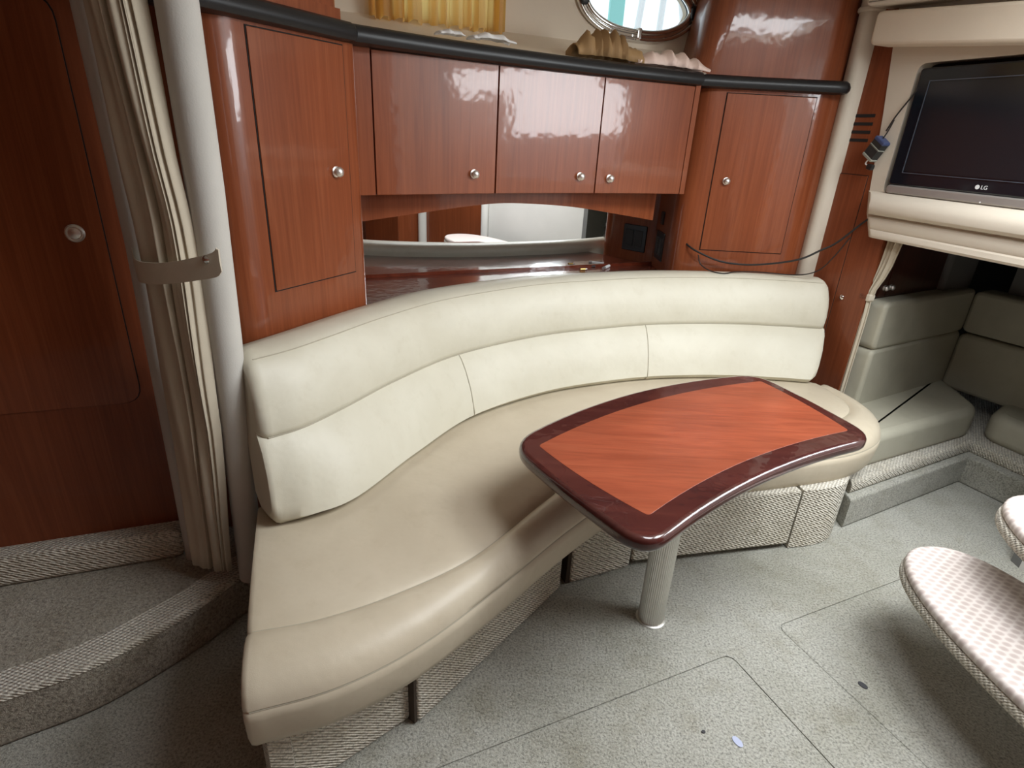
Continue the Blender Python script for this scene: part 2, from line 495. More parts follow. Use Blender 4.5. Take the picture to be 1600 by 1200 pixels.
v, f = slab([(-2.38, -1.28), (-2.3, -1.28), (-2.3, 1.1), (-2.38, 1.1)], 0, CEIL); struct(mk('wall_aft_left', v, f, 'cherry_flat'))
v, f = slab([(-2.38, -1.28), (2.88, -1.28), (2.88, -1.2), (-2.38, -1.2)], 0, CEIL); struct(mk('wall_rear', v, f, 'cherry_flat'))
# starboard: white wall behind the steps with the open companionway above it
mk_sw = mk('wall_steps', *SW.box(0, 1.12, -.06, 0, 0, 1.10), 'white_vinyl'); struct(mk_sw)
struct(mk('wall_steps_upper', *SW.box(.55, 1.12, -.06, 0, 1.10, CEIL), 'white_vinyl'))
v, f = SW.box(1.15, 2.05, -.06, .02, 0, CEIL); struct(mk('wall_galley', v, f, 'cherry'))
v, f = tube([SW.p(1.14, .03, 0), SW.p(1.14, .03, CEIL)], .035, 14); struct(mk('trim_1', v, f, 'white_vinyl'))
v, f = tube([SW.p(2.10, .03, 0), SW.p(2.10, .03, CEIL)], .05, 14); struct(mk('trim_2', v, f, 'white_vinyl'))
gal = thing('galley_cabinet', 'wooden galley cabinet with black cooker seen only in the mirror', 'cabinet', SW.p(2.4, .2, 0))
mk('body', *SW.box(2.16, 2.80, -.06, .30, 0, .90, .01), 'cherry', gal)
mk('cooker', *SW.box(2.18, 2.7, .0, .31, .90, 1.06, .02), 'black_plastic', gal)
mk('rail', *tube([SW.p(2.2, .325, .96), SW.p(2.66, .325, .96)], .008, 10), 'satin_nickel', gal)

# ------------------------------------------------------------------ tall cabinet, left
lcab = thing('tall_cabinet', 'tall cherry cabinet behind the left end of the settee', 'cabinet', LC.p(.3, -.1, .0))
LL = .587
pl = [LC.p(0.05, -.30, 0)[:2], (-.90, 1.55), LC.p(.075, 0, 0)[:2], LC.p(LL, 0, 0)[:2], LC.p(LL + .06, -.45, 0)[:2]]
v, f = slab(round_poly(pl, [0, 0, .105, .035, 0], 10), .15, 1.61); mk('body', v, f, 'cherry', lcab)
u0, u1 = LC.u(-.666, 1.55), LC.u(-.523, 1.832)
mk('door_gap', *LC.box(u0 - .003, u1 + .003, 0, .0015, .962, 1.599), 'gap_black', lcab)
d = mk('door', *LC.box(u0, u1, 0, .004, .965, 1.596, .0015), 'cherry', lcab)
knob(LC, LC.u(-.55, 1.779), 1.268, d, .004)
ucab = thing('upper_cabinet', 'cherry locker front above the left end of the black shelf', 'cabinet', LC.p(.3, -.1, 1.66))
mk('body', *LC.box(.0, u1 + .012, -.40, -.02, 1.655, CEIL - .005, .012), 'cherry', ucab)
mk('base_rail', *LC.box(.0, u1 + .012, -.02, -.008, 1.655, 1.685), 'cherry', ucab)

# ------------------------------------------------------------------ hanging cabinets with three curved doors
hang = thing('hanging_cabinet', 'curved cherry wall cabinet with three doors above the mirror', 'cabinet', (.1, 2.5, 1.19))
hc = cr([(-.70, 1.79), (-.5, 1.93), (-.105, 2.205), (.28, 2.432), (.69, 2.625), (.95, 2.72)], 14)
def on_curve(x):
    for i in range(len(hc) - 1):
        if hc[i].x <= x <= hc[i + 1].x:
            t = (x - hc[i].x) / (hc[i + 1].x - hc[i].x)
            p = hc[i].lerp(hc[i + 1], t); tg = (hc[i + 1] - hc[i - 1 if i else 0]).normalized()
            return p, Vector((tg.y, -tg.x)), tg
def curved(x0, x1, n0, n1, z0, z1, k=14, r=0):
    rows = []
    for i in range(k + 1):
        p, n, t = on_curve(x0 + (x1 - x0) * i / k)
        a = p + n * n0; b = p + n * n1; c = p + n * (n1 - r)
        if r: rows.append([(a.x, a.y, z0), (c.x, c.y, z0), (b.x, b.y, z0 + r), (b.x, b.y, z1 - r), (c.x, c.y, z1), (a.x, a.y, z1)])
        else: rows.append([(a.x, a.y, z0), (b.x, b.y, z0), (b.x, b.y, z1), (a.x, a.y, z1)])
    return loft(rows)
mk('body', *curved(-.525, .695, -.26, -.018, 1.192, 1.608, 20), 'cherry', hang, 30)
mk('stile', *curved(-.528, -.474, -.018, 0, 1.19, 1.608, 4), 'cherry', hang, 30)
mk('stile', *curved(.676, .698, -.018, 0, 1.19, 1.608, 4), 'cherry', hang, 30)
for x0, x1, kx, kz in ((-.470, -.103, -.175, 1.257), (-.097, .285, .221, 1.253), (.2905, .672, .346, 1.247)):
    d = mk('door', *curved(x0, x1, -.016, .001, 1.19, 1.603, 16, .0015), 'cherry', hang, 30)
    p, n, t = on_curve(kx)
    knob(Fr(tuple(p), tuple(t)), 0, kz, d, .001)
# arched valance board between cabinet and mirror
VB = Fr((-.55, 2.05), (1.21, .73)); L = VB.u(.607, 2.748)
us = [0, VB.u(-.412, 2.133), VB.u(-.194, 2.265), VB.u(-.038, 2.359), VB.u(.2, 2.503), VB.u(.409, 2.629), L]
zs = [1.089, 1.107, 1.135, 1.143, 1.126, 1.093, 1.058]
low = cr(list(zip(us, zs)), 6)
ol = [(p.x, p.y) for p in low] + [(L, 1.20), (0, 1.20)]
mk('valance', *sheet_hole(VB, ol, [], -.018, 0), 'cherry', hang, 25)

# ------------------------------------------------------------------ tall cabinet, right
rcab = thing('tall_cabinet', 'tall cherry cabinet behind the right end of the settee', 'cabinet', (1.0, 2.8, 0))
v, f = slab(round_poly([(.705, 2.70), (1.27, 2.70), (1.355, 2.775), (1.355, 3.2), (.69, 3.2)], [.085, .06, 0, 0, 0], 10), .1, 1.61)
mk('body', v, f, 'cherry', rcab)
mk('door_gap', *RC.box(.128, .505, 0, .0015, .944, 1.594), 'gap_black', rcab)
d = mk('door', *RC.box(.131, .502, 0, .005, .947, 1.591, .0015), 'cherry', rcab)
knob(RC, .191, 1.248, d, .005)
SD = Fr((.69, 3.2), (.03, -1))   # its side towards the mirror niche (n points to the niche)
o1 = mk('outlet', *SD.box(.21, .35, 0, .007, .85, .985, .003), 'black_plastic', rcab)
mk('socket', *SD.box(.23, .275, .007, .010, .875, .96, .002), 'brick_black', o1)
mk('socket', *SD.box(.285, .33, .007, .010, .875, .96, .002), 'brick_black', o1)
mk('switch', *SD.box(.255, .295, 0, .01, 1.02, 1.08, .003), 'black_plastic', rcab)
ruc = thing('upper_cabinet', 'rounded cherry panel above the right end of the black shelf', 'cabinet', (1.0, 2.85, 1.66))
rows = []
for z, x0 in ((1.650, .672), (CEIL - .005, .735)):
    rows.append([(p.x, p.y, z) for p in round_poly([(x0, 2.725), (1.268, 2.722), (1.355, 2.80), (1.355, 3.25), (x0 + .02, 3.25)], [.11, .06, 0, 0, 0], 10)])
v, f = loft(rows); mk('body', v, f, 'cherry', ruc)

# ------------------------------------------------------------------ black shelf edge
sh = thing('shelf', 'black shelf edge running along above the cherry cabinet doors', 'shelf', (.1, 2.3, 1.605))
def nose(path, name):
    """path front line left to right; rounded nose extruded along it"""
    rows = []
    for i, p in enumerate(path):
        a = path[i - 1] if i else path[i]; b = path[i + 1] if i < len(path) - 1 else path[i]
        t = (Vector(b[:2]) - Vector(a[:2])).normalized(); n = Vector((t.y, -t.x)); p = Vector(p[:2])
        r = []
        for (o, z) in ((-.10, 1.606), (-.022, 1.606), (-.008, 1.610), (-.001, 1.620), (0, 1.632), (-.006, 1.646), (-.018, 1.654), (-.10, 1.656)):
            q = p + n * o; r.append((q.x, q.y, z))
        rows.append(r)
    return mk(name, *loft(rows), 'black_trim', sh)
a = LC.p(.0, .038, 0); b = LC.p(.562, .038, 0)
nose([a, LC.p(.2, .038, 0), LC.p(.4, .038, 0), LC.p(.545, .038, 0), LC.p(.556, .033, 0), LC.p(.562, .022, 0)], 'shelf_section')
nose([tuple(p) for p in cr([(-.505, 1.83), (-.30, 2.005), (-.10, 2.155), (.28, 2.395), (.52, 2.515), (.70, 2.60)], 6)], 'shelf_section')
nose([tuple(p) for p in cr([(.690, 2.640), (.9, 2.655), (1.1, 2.650), (1.25, 2.640)], 4)] + [(1.285, 2.637), (1.305, 2.648), (1.318, 2.67)], 'shelf_section')
# cream coving between shelf and hull side
cv = cr([(-.50, 1.93), (-.30, 2.065), (-.10, 2.205), (.28, 2.445), (.52, 2.565), (.72, 2.66)], 8)
rows = [[], [], [], [], []]
for i, p in enumerate(cv):
    u = -.12 + 1.74 * i / (len(cv) - 1)
    q = Vector(BW.p(u, 0, 0)[:2])
    for k, (t, z) in enumerate(((0, 1.63), (0, 1.655), (.45, 1.685), (.85, 1.725), (1, 1.765))):
        m_ = p.lerp(q, t); rows[k].append((m_.x, m_.y, z))
v, f = loft(rows, False, False); struct(mk('trim_3', v, f, 'wall_vinyl'), 'tan sloping ledge behind the black shelf edge')

# ------------------------------------------------------------------ mirror and counter
mi = thing('mirror', 'long mirror between the glossy counter and the hanging cabinet', 'mirror', BW.p(.8, 0, .8))
mk('glass', *BW.box(-.03, 1.535, 0, .006, .808, 1.185), 'mirror_glass', mi)
mk('lower_frame', *BW.box(-.03, 1.535, 0, .012, .800, .814), 'counter_wood', mi)
ct = [LC.p(LL - .02, -.02, 0)[:2], BW.p(-.03, .0, 0)[:2], BW.p(1.535, .0, 0)[:2], (.70, 2.73), (.70, 2.60), (.30, 2.47), (-.01, 2.30), (-.34, 2.04), (-.50, 1.83)]
v, f = slab(ct, .765, .80, .004, 2)
tag(mk('counter', v, f, 'counter_wood'), 'glossy red-brown counter ledge behind the settee backrest', 'counter')

# ------------------------------------------------------------------ porthole
po = thing('window_1', 'chrome framed oval porthole in the hull side', 'window', BW.p(PC[0], 0, PC[1])); po['kind'] = 'structure'; del po['category']
def ring(sa, sb, n_, r, name, mat, rx=None, parent=po):
    pts = ell(PC[0], PC[1], sa, sb, 56, .82)
    v, f = tube([BW.p(u, n_, z) for u, z in pts], r, 10, True, rx)
    return mk(name, v, f, mat, parent)
o_ = ell(PC[0], PC[1], .312, .135, 56, .82); i_ = ell(PC[0], PC[1], .268, .098, 56, .82)
mk('flange', *sheet_hole(BW, o_, [i_], 0, .012), 'chrome', po, 25)
ring(.303, .127, .012, .010, 'outer_rim', 'chrome'); ring(.268, .098, .012, .011, 'inner_rim', 'chrome')
ring(.276, .106, -.01, .010, 'gasket', 'black_plastic')
for k, (ca, cb) in enumerate(((-.24, -.075), (-.14, -.108), (.14, -.112), (.235, -.08))):
    v, f = lathe(BW.p(PC[0] + ca, .012, PC[1] + cb), (BW.n.x, BW.n.y, 0), [(.006, 0), (.006, .006), (.002, .009), (.0004, .009)], 12); mk('screw', v, f, 'chrome', po)
dg = mk('latch', *BW.box(PC[0] - .012, PC[0] + .012, .01, .035, PC[1] - .133, PC[1] - .083, .006), 'chrome', po)
mk('hinge', *BW.box(PC[0] - .302, PC[0] - .262, .01, .034, PC[1] - .03, PC[1] + .035, .008), 'black_plastic', po)
mk('hinge', *BW.box(PC[0] + .262, PC[0] + .296, .01, .034, PC[1] - .03, PC[1] + .03, .008), 'black_plastic', po)
mk('pane', *sheet_hole(BW, ell(PC[0], PC[1], .272, .102, 56, .82), [], -.016, -.012), 'glass', po)
# what stands outside it
out = thing('dock_frame', 'white metal frame outside, seen through the porthole', 'frame', BW.p(2.0, -1.6, 1.2))
for k, (a_, b_) in enumerate((((2.20, 1.6), (2.34, 3.1)), ((2.42, 1.6), (2.46, 3.1)), ((2.80, 1.6), (2.36, 3.1)), ((2.88, 1.6), (2.44, 3.1)), ((2.5, 1.95), (3.1, 2.6)))):
    mk('bar', *tube([BW.p(a_[0], -1.5, a_[1]), BW.p(b_[0], -1.5, b_[1])], .022, 8), 'white_plastic', out)
mk('panel', *BW.box(2.12, 2.24, -1.7, -1.68, 1.6, 2.9), 'teal', out)
# window behind the thin curtain
wn = thing('window_2', 'bright window behind the small gathered curtain', 'window', BW.p(.4, 0, 1.8)); wn['kind'] = 'structure'; del wn['category']
mk('pane', *BW.box(.17, .56, -.03, -.026, 1.772, 2.03), 'glass', wn)

def pleats(fr, u0, u1, z0, z1, n, amp, cols, nbase, mat, name, parent=None, hem=.0, taper=None, sharp=.6, thick=.0):
    rows = []; R_ = 14
    ph = [random.uniform(-.8, .8) for _ in range(n + 2)]
    for r in range(R_ + 1):
        z = z0 + (z1 - z0) * r / R_; row = []
        for c in range(cols + 1):
            s = c / cols; k = int(s * n)
            sv = s + .022 * math.sin(11 * s + ph[0]) + .016 * math.sin(27 * s + ph[1]); w = math.sin(sv * n * 2 * math.pi) + .35 * math.sin(sv * n * 5.3 * math.pi + ph[2])
            w = math.copysign(min(1, abs(w)) ** sharp, w)
            a0, a1, am, nb = (u0, u1, amp, nbase) if not taper else taper(r / R_)
            uu = a0 + (a1 - a0) * s + .15 * am * math.sin(s * n * 4 * math.pi)
            zz = z + hem * math.sin(s * n * 2 * math.pi + 1.3) * (1 - r / R_)
            row.append(fr.p(uu, nb + w * am * (.85 + .25 * math.sin(9 * s + ph[3])), zz))
        rows.append(row)
    v, f = loft(rows, False, False)
    o = mk(name, v, f, mat, parent, 80)
    if thick:
        md = o.modifiers.new('thick', 'SOLIDIFY'); md.thickness = thick
    return o
tc_ = thing('window_curtain', 'yellow backlit gathered curtain over the window above the shelf', 'curtain', BW.p(.35, .04, 1.75))
pleats(BW, .075, .60, 1.752, 2.06, 10, .026, 220, .045, 'thin_curtain', 'cloth', tc_, .006)
mk('curtain_rail', *tube([BW.p(.05, .035, 2.055), BW.p(.68, .035, 2.055)], .007, 8), 'white_plastic', tc_)

# crumpled cloth on the shelf
def crumple(name, mat, path, w, h, folds, seed, label):
    rnd = random.Random(seed); rows = []; P = cr(path, 12); m = len(P)
    for i, p in enumerate(P):
        s = i / (m - 1); row = []
        env = math.sin(math.pi * min(1, max(0, .06 + .88 * s))) ** .6
        sw = s + .035 * math.sin(7 * s + seed) + .02 * math.sin(19 * s + 2 * seed)
        fold = 2 * abs(2 * ((sw * folds) % 1) - 1) - 1
        t = (P[min(m - 1, i + 1)] - P[max(0, i - 1)]); t.z = 0; t.normalize(); nn = Vector((t.y, -t.x, 0))
        for k in range(9):
            a = math.pi * k / 8
            rr = 1 + .20 * fold + rnd.uniform(-.09, .09)
            row.append(p + nn * (w * math.cos(a) * (.75 + .25 * env) * rr) + Vector((0, 0, .004 + h * math.sin(a) * env * rr)))
        rows.append(row)
    v, f = loft(rows, False, False)
    o = mk(name, v, f, mat, None, 50)
    md = o.modifiers.new('thick', 'SOLIDIFY'); md.thickness = .004
    return tag(o, label, 'cloth')
crumple('folded_curtain', 'pleated_brown', [(.155, 2.425, 1.665), (.24, 2.475, 1.668), (.33, 2.525, 1.667), (.43, 2.575, 1.660)], .045, .085, 6.5, 3, 'brown pleated curtain bundle lying on the shelf under the porthole')
crumple('crumpled_cloth', 'pink_cloth', [(.40, 2.565, 1.662), (.50, 2.60, 1.662), (.60, 2.645, 1.660), (.72, 2.675, 1.655)], .055, .050, 4.5, 8, 'pale pink crumpled cloth beside the brown bundle on the shelf')
crumple('crumpled_paper', 'white_paper', [(-.30, 2.13, 1.672), (-.26, 2.16, 1.675), (-.22, 2.185, 1.674)], .022, .014, 2.5, 5, 'smaller crumpled white tissue lying under the yellow curtain')
crumple('crumpled_paper', 'white_paper', [(-.20, 2.195, 1.672), (-.13, 2.24, 1.677), (-.06, 2.28, 1.671)], .03, .018, 3, 6, 'larger crumpled white tissue on the ledge under the yellow curtain')

# ------------------------------------------------------------------ right post, vent bulkhead
pp = []
rows = []
for z, x in ((.10, 1.348), (.86, 1.360), (1.50, 1.366), (1.93, 1.362), (CEIL, 1.360)):
    row = []
    for k in range(24):
        a = 2 * math.pi * k / 24
        cx = math.copysign(abs(math.cos(a)) ** .75, math.cos(a)); sy = math.copysign(abs(math.sin(a)) ** .75, math.sin(a))
        row.append((x + .046 * cx, 2.735 + .043 * sy, z))
    rows.append(row)
post = thing('padded_post', 'cream padded post beside the right cherry cabinet', 'post', (1.35, 2.735, .1))
mk('padding', *loft(rows), 'cream_vinyl', post)
mk('collar', *lathe((1.362, 2.735, 1.905), (0, 0, 1), [(.052, 0), (.057, .006), (.057, .014), (.052, .02)], 24), 'cream_vinyl', post)
bh = mk('wall_vent', *sheet_hole(PW, [(-.12, 0), (.215, 0), (.215, 1.07), (.12, 1.12), (.10, CEIL), (-.12, CEIL)], [], -.03, -.004), 'cherry_flat'); struct(bh, 'narrow cherry bulkhead strip with vent slots beside the padded post')
for k in range(4):
    z = 1.532 - k * .031
    mk('vent_slot', *PW.box(-.12, .016 - k * .001, -.004, -.0025, z - .006, z + .006), 'gap_black', bh)
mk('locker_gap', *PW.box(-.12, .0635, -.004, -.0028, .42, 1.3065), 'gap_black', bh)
mk('locker_door', *PW.box(-.12, .061, -.004, -.0005, .42, 1.304, .001), 'cherry_flat', bh)
v, f = lathe(PW.p(.100, -.003, .800), (PW.n.x, PW.n.y, 0), [(.011, 0), (.0115, .003), (.008, .007), (.003, .009), (.0005, .009)], 16); mk('snap', v, f, 'chrome', bh)

# ------------------------------------------------------------------ television wall
TU0, TU1, TZ0, TZ1 = .170, .90, 1.250, 1.690
hole = round_poly([(TU0 - .022, TZ0 - .004), (TU1 + .02, TZ0 - .004), (TU1 + .02, TZ1 + .018), (TU0 - .022, TZ1 + .018)], .035, 5)
v, f = sheet_hole(TW, [(.092, 1.235), (.95, 1.235), (.95, CEIL), (-.03, CEIL), (.015, 1.77), (.054, 1.536)], [[tuple(q) for q in hole]], -.06, 0)
tw = struct(mk('wall_right', v, f, 'cream_vinyl', None, 20), 'cream padded wall holding the television')
mk('recess_back', *TW.box(TU0 - .05, TU1 + .05, -.062, -.055, TZ0 - .03, TZ1 + .04), 'gap_black', tw)
prof = [(-.06, 1.25), (0, 1.25), (.012, 1.246), (.035, 1.238), (.055, 1.222), (.064, 1.200), (.060, 1.178), (.044, 1.165), (.022, 1.163), (.024, 1.158), (.038, 1.150), (.042, 1.135), (.038, 1.115), (.034, 1.108), (.040, 1.102), (.042, 1.085), (.036, 1.076), (.02, 1.074), (-.06, 1.074)]
rows = [[TW.p(u + (.092 + .8 * max(0, n) + .45 * max(0, 1.19 - z) if u < .1 else .125), n * e, z) for n, z in prof] for u, e in ((-.006, .5), (.002, .8), (.018, 1), (.5, 1), (.825, 1))]
mk('lower_roll', *loft(rows), 'cream_vinyl', tw)
beam = Mesh()
v, f = TW.box(-.03, .96, .0, .08, 0, .115, .012, 3)
v = [(x, y, z + 1.775 - .085 * TW.u(x, y)) for x, y, z in [q for q in v]]
bo = struct(mk('trim_4', v, f, 'wall_vinyl'), 'tan padded beam above the television')
v, f = TW.box(-.06, .96, -.02, .11, 1.905, 1.93, .01, 2)
v = [(x, y, z - .05 * TW.u(x, y)) for x, y, z in v]
struct(mk('trim_5', v, f, 'ceiling_cream'))
v, f = TW.box(-.06, .96, -.02, .10, 1.93, CEIL, .0)
struct(mk('trim_6', v, f, 'ceiling_cream'))
tv = thing('television', 'flat black television set into the cream wall', 'television', TW.p(.53, 0, 1.25))
mk('housing', *TW.box(TU0 + .005, TU1 - .005, -.05, -.012, TZ0 + .005, TZ1 - .005), 'black_plastic', tv)
mk('bezel', *TW.box(TU0, TU1, -.014, .010, TZ0 + .032, TZ1, .006, 3), 'bezel', tv)
mk('screen', *TW.box(TU0 + .055, TU1 - .055, .008, .0112, TZ0 + .085, TZ1 - .05), 'screen', tv)
mk('screen_edge_glint', *sheet_hole(TW, [(TU0 + .048, TZ0 + .078), (TU1 - .048, TZ0 + .078), (TU1 - .048, TZ1 - .043), (TU0 + .048, TZ1 - .043)], [[(TU0 + .0505, TZ0 + .0805), (TU1 - .0505, TZ0 + .0805), (TU1 - .0505, TZ1 - .0455), (TU0 + .0505, TZ1 - .0455)]], .008, .0125), 'glint_grey', tv)  # thin grey line painting the highlight along the screen edge
bar = mk('silver_bar', *TW.box(TU0, TU1, -.014, .012, TZ0, TZ0 + .032, .006, 3), 'silver_plastic', tv)
v, f = lathe(TW.p(.540, .012, TZ0 + .006), (TW.n.x, TW.n.y, 0), [(.003, 0), (.002, .001), (.0003, .001)], 10); mk('indicator', v, f, 'white_print', bar)
# maker's mark on the lower bezel
disc_c = (.513, TZ0 + .054)
dm = mk('badge', *lathe(TW.p(disc_c[0], .0101, disc_c[1]), (TW.n.x, TW.n.y, 0), [(.0075, 0), (.0075, .0006), (.0003, .0007)], 24), 'white_print', tv)
cu = bpy.data.curves.new('lettering', 'FONT'); cu.body = 'LG'; cu.size = .0185; cu.extrude = .0004
to = bpy.data.objects.new('tmp', cu); C.objects.link(to)
dg_ = bpy.context.evaluated_depsgraph_get(); me = bpy.data.meshes.new_from_object(to.evaluated_get(dg_))
bpy.data.objects.remove(to)
vs = [TW.p(.525 + q.co.x, .0108 + q.co.z, TZ0 + .0478 + q.co.y) for q in me.vertices]
mk('lettering', vs, [list(q.vertices) for q in me.polygons], 'white_print', tv, smooth=False)
# wires by the television
def cable(name, pts, r, label, mat='cable_black', cat='cable', parent=None):
    v, f = tube(cr(pts, 8), r, 8)
    o = mk(name, v, f, mat, parent)
    return tag(o, label, cat) if not parent else o
cable('power_cable', [(.722, 2.92, 1.065), (.735, 2.80, 1.01), (.77, 2.70, .965), (.826, 2.66, .936), (.935, 2.652, .903), (1.067, 2.62, .905), (1.216, 2.56, .946), (1.309, 2.552, .996), (1.36, 2.535, 1.035), (1.43, 2.50, 1.13), (1.475, 2.44, 1.20), (1.475, 2.43, 1.255), (1.482, 2.415, 1.30)], .0042, 'black cable hanging from the outlet across to the television')
cable('thin_cable', [(.815, 2.655, .930), (.83, 2.65, .89), (.868, 2.62, .868), (.925, 2.60, .862), (.985, 2.62, .868), (1.10, 2.645, .868), (1.25, 2.60, .873), (1.318, 2.555, .905), (1.36, 2.535, .97), (1.40, 2.52, 1.06)], .0026, 'thin black wire looping over the top of the settee backrest')
cable('antenna_wire', [(1.472, 2.43, 1.66), (1.452, 2.46, 1.60), (1.435, 2.50, 1.53), (1.424, 2.52, 1.475)], .003, 'thin dark wire running down from the upper corner of the television')
br = thing('power_adapter', 'small taped power adapter hanging beside the television', 'adapter', TW.p(.10, .03, 1.39))
BR = Fr(TW.p(.09, .028, 0)[:2], (.35, -.936))
def tilted(u0, u1, n0, n1, z0, z1, ang, cz, name, mat):
    v, f = BR.box(u0, u1, n0, n1, z0, z1, .004, 2); o2 = []
    for q in v:
        u = BR.u(q[0], q[1]); n_ = (Vector(q[:2]) - BR.o).dot(BR.n); z = q[2] - cz
        o2.append(BR.p(u * math.cos(ang) + z * math.sin(ang), n_, cz - u * math.sin(ang) + z * math.cos(ang)))
    return mk(name, o2, f, mat, br)
tilted(-.028, .028, -.012, .018, 1.372, 1.442, .55, 1.407, 'case', 'brick_black')
tilted(-.029, .029, -.013, .019, 1.436, 1.452, .55, 1.407, 'blue_tape', 'tape_blue')
tilted(-.029, .029, -.013, .019, 1.412, 1.421, .55, 1.407, 'tape', 'tape_grey')
tilted(-.029, .029, -.013, .019, 1.366, 1.380, .55, 1.407, 'tape', 'tape_grey')
tilted(-.004, .024, -.006, .01, 1.330, 1.352, .2, 1.407, 'plug', 'black_plastic')
mk('lead', *tube(cr([TW.p(.075, .03, 1.375), TW.p(.066, .035, 1.352), TW.p(.085, .03, 1.345)], 6), .003, 8), 'white_plastic', br)
mk('lead', *tube(cr([TW.p(.105, .03, 1.44), TW.p(.118, .03, 1.465), TW.p(.126, .03, 1.485), TW.p(.135, .03, 1.515)], 6), .0025, 8), 'cable_black', br)

# ------------------------------------------------------------------ sitting nook under the television wall
def vp(a, b, t): return (a[0] + (b[0] - a[0]) * t, a[1] + (b[1] - a[1]) * t)
nk = thing('nook_bench', 'corner bench with dim beige cushions in the nook below the television', 'bench', (1.8, 2.3, 0))
v, f = slab([(1.362, 1.928), (2.115, 2.335), (2.38, 1.79), (2.8, 1.79), (2.8, 3.25), (1.60, 3.25), (1.60, 2.66), (1.375, 2.36)], 0, .135, .012, 3); mk('plinth', v, f, 'floor_carpet', nk)
v, f = slab([(1.375, 1.97), (2.15, 2.385), (2.42, 1.79), (2.79, 1.79), (2.79, 3.0), (1.60, 3.0), (1.60, 2.64), (1.39, 2.36)], .13, .19, .022, 3); mk('woven_ledge', v, f, 'weave_carpet', nk)
sA = round_poly([(1.40, 2.05), (2.185, 2.45), (2.25, 2.80), (2.20, 2.85), (1.50, 2.45), (1.42, 2.33)], [.08, .08, .07, .07, .07, .08], 5)
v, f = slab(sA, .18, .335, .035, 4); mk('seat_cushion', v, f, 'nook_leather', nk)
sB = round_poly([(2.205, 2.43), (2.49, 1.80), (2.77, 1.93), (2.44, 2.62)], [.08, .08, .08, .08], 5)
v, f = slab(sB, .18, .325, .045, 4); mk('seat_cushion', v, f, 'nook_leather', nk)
NB = Fr((1.42, 2.31), (.857, .51)); NR = Fr((2.235, 2.78), (.52, -.855))
nz = .815
for z0, z1 in ((.30, .602), (.598, nz)):
    mk('backrest', *NB.box(.17, .95, -.09, .0, z0, z1, .018, 3), 'nook_leather', nk)
    mk('backrest', *NR.box(-.02, .95, -.12, .0, z0, z1 - .01, .018, 3), 'nook_leather', nk)
nw = thing('nook_locker', 'dark glossy locker doors above the bench inside the nook', 'cabinet', NB.p(.4, -.1, .8))
mk('body', *NB.box(.19, .80, -.13, -.07, nz - .05, 1.09), 'dark_cherry', nw)
d1 = mk('door', *NB.box(.192, .245, -.07, -.062, nz + .01, 1.06, .002), 'dark_cherry', nw)
d2 = mk('door', *NB.box(.25, .46, -.07, -.062, nz + .01, 1.06, .002), 'dark_cherry', nw)
knob(NB, .225, .862, d1, -.062, .8); knob(NB, .272, .862, d2, -.062, .8)
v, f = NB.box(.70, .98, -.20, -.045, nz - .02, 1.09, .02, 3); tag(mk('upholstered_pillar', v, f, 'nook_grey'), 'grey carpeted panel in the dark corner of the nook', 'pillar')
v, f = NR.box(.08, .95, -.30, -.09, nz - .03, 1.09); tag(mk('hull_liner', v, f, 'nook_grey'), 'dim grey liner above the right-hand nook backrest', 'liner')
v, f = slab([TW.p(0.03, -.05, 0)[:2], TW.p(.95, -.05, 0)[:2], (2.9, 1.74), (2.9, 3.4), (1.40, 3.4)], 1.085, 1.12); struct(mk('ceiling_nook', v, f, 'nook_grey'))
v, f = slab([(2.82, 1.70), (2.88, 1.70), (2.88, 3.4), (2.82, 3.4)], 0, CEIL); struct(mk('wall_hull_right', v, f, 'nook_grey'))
v, f = slab([(1.4, 3.3), (2.88, 3.3), (2.88, 3.38), (1.4, 3.38)], 0, CEIL); struct(mk('wall_hull_back', v, f, 'nook_grey'))
v, f = slab([(1.93, 1.74), (2.88, 1.74), (2.88, 1.78), (1.93, 1.78)], 0, CEIL); struct(mk('wall_nook_aft', v, f, 'nook_grey'))
# curtain tied back at the nook opening
NC = Fr(TW.p(.18, -.02, 0)[:2], (.35, -.936))
ncu = thing('nook_curtain', 'cream narrow curtain tied back beside the vent bulkhead', 'curtain', (1.45, 2.375, .4))
keys = [(0, .002, .050), (.55, .002, .050), (.66, .002, .046), (.72, .004, .056), (.82, .0, .088), (1, .0, .105)]
def tp(s):
    for (a, l0, l1), (b, r0, r1) in zip(keys, keys[1:]):
        if s <= b:
            t = (s - a) / (b - a); return (l0 + (r0 - l0) * t, l1 + (r1 - l1) * t, .008 + .004 * s, .0)
    return (-.02, .09, .01, 0)
pleats(NC, 0, 0, .345, 1.078, 5, .01, 60, 0, 'curtain_cloth', 'cloth', ncu, .0, tp, .8, .002)
mk('tie', *NC.box(-.002, .052, -.012, .016, .815, .845, .004), 'strap_cloth', ncu)

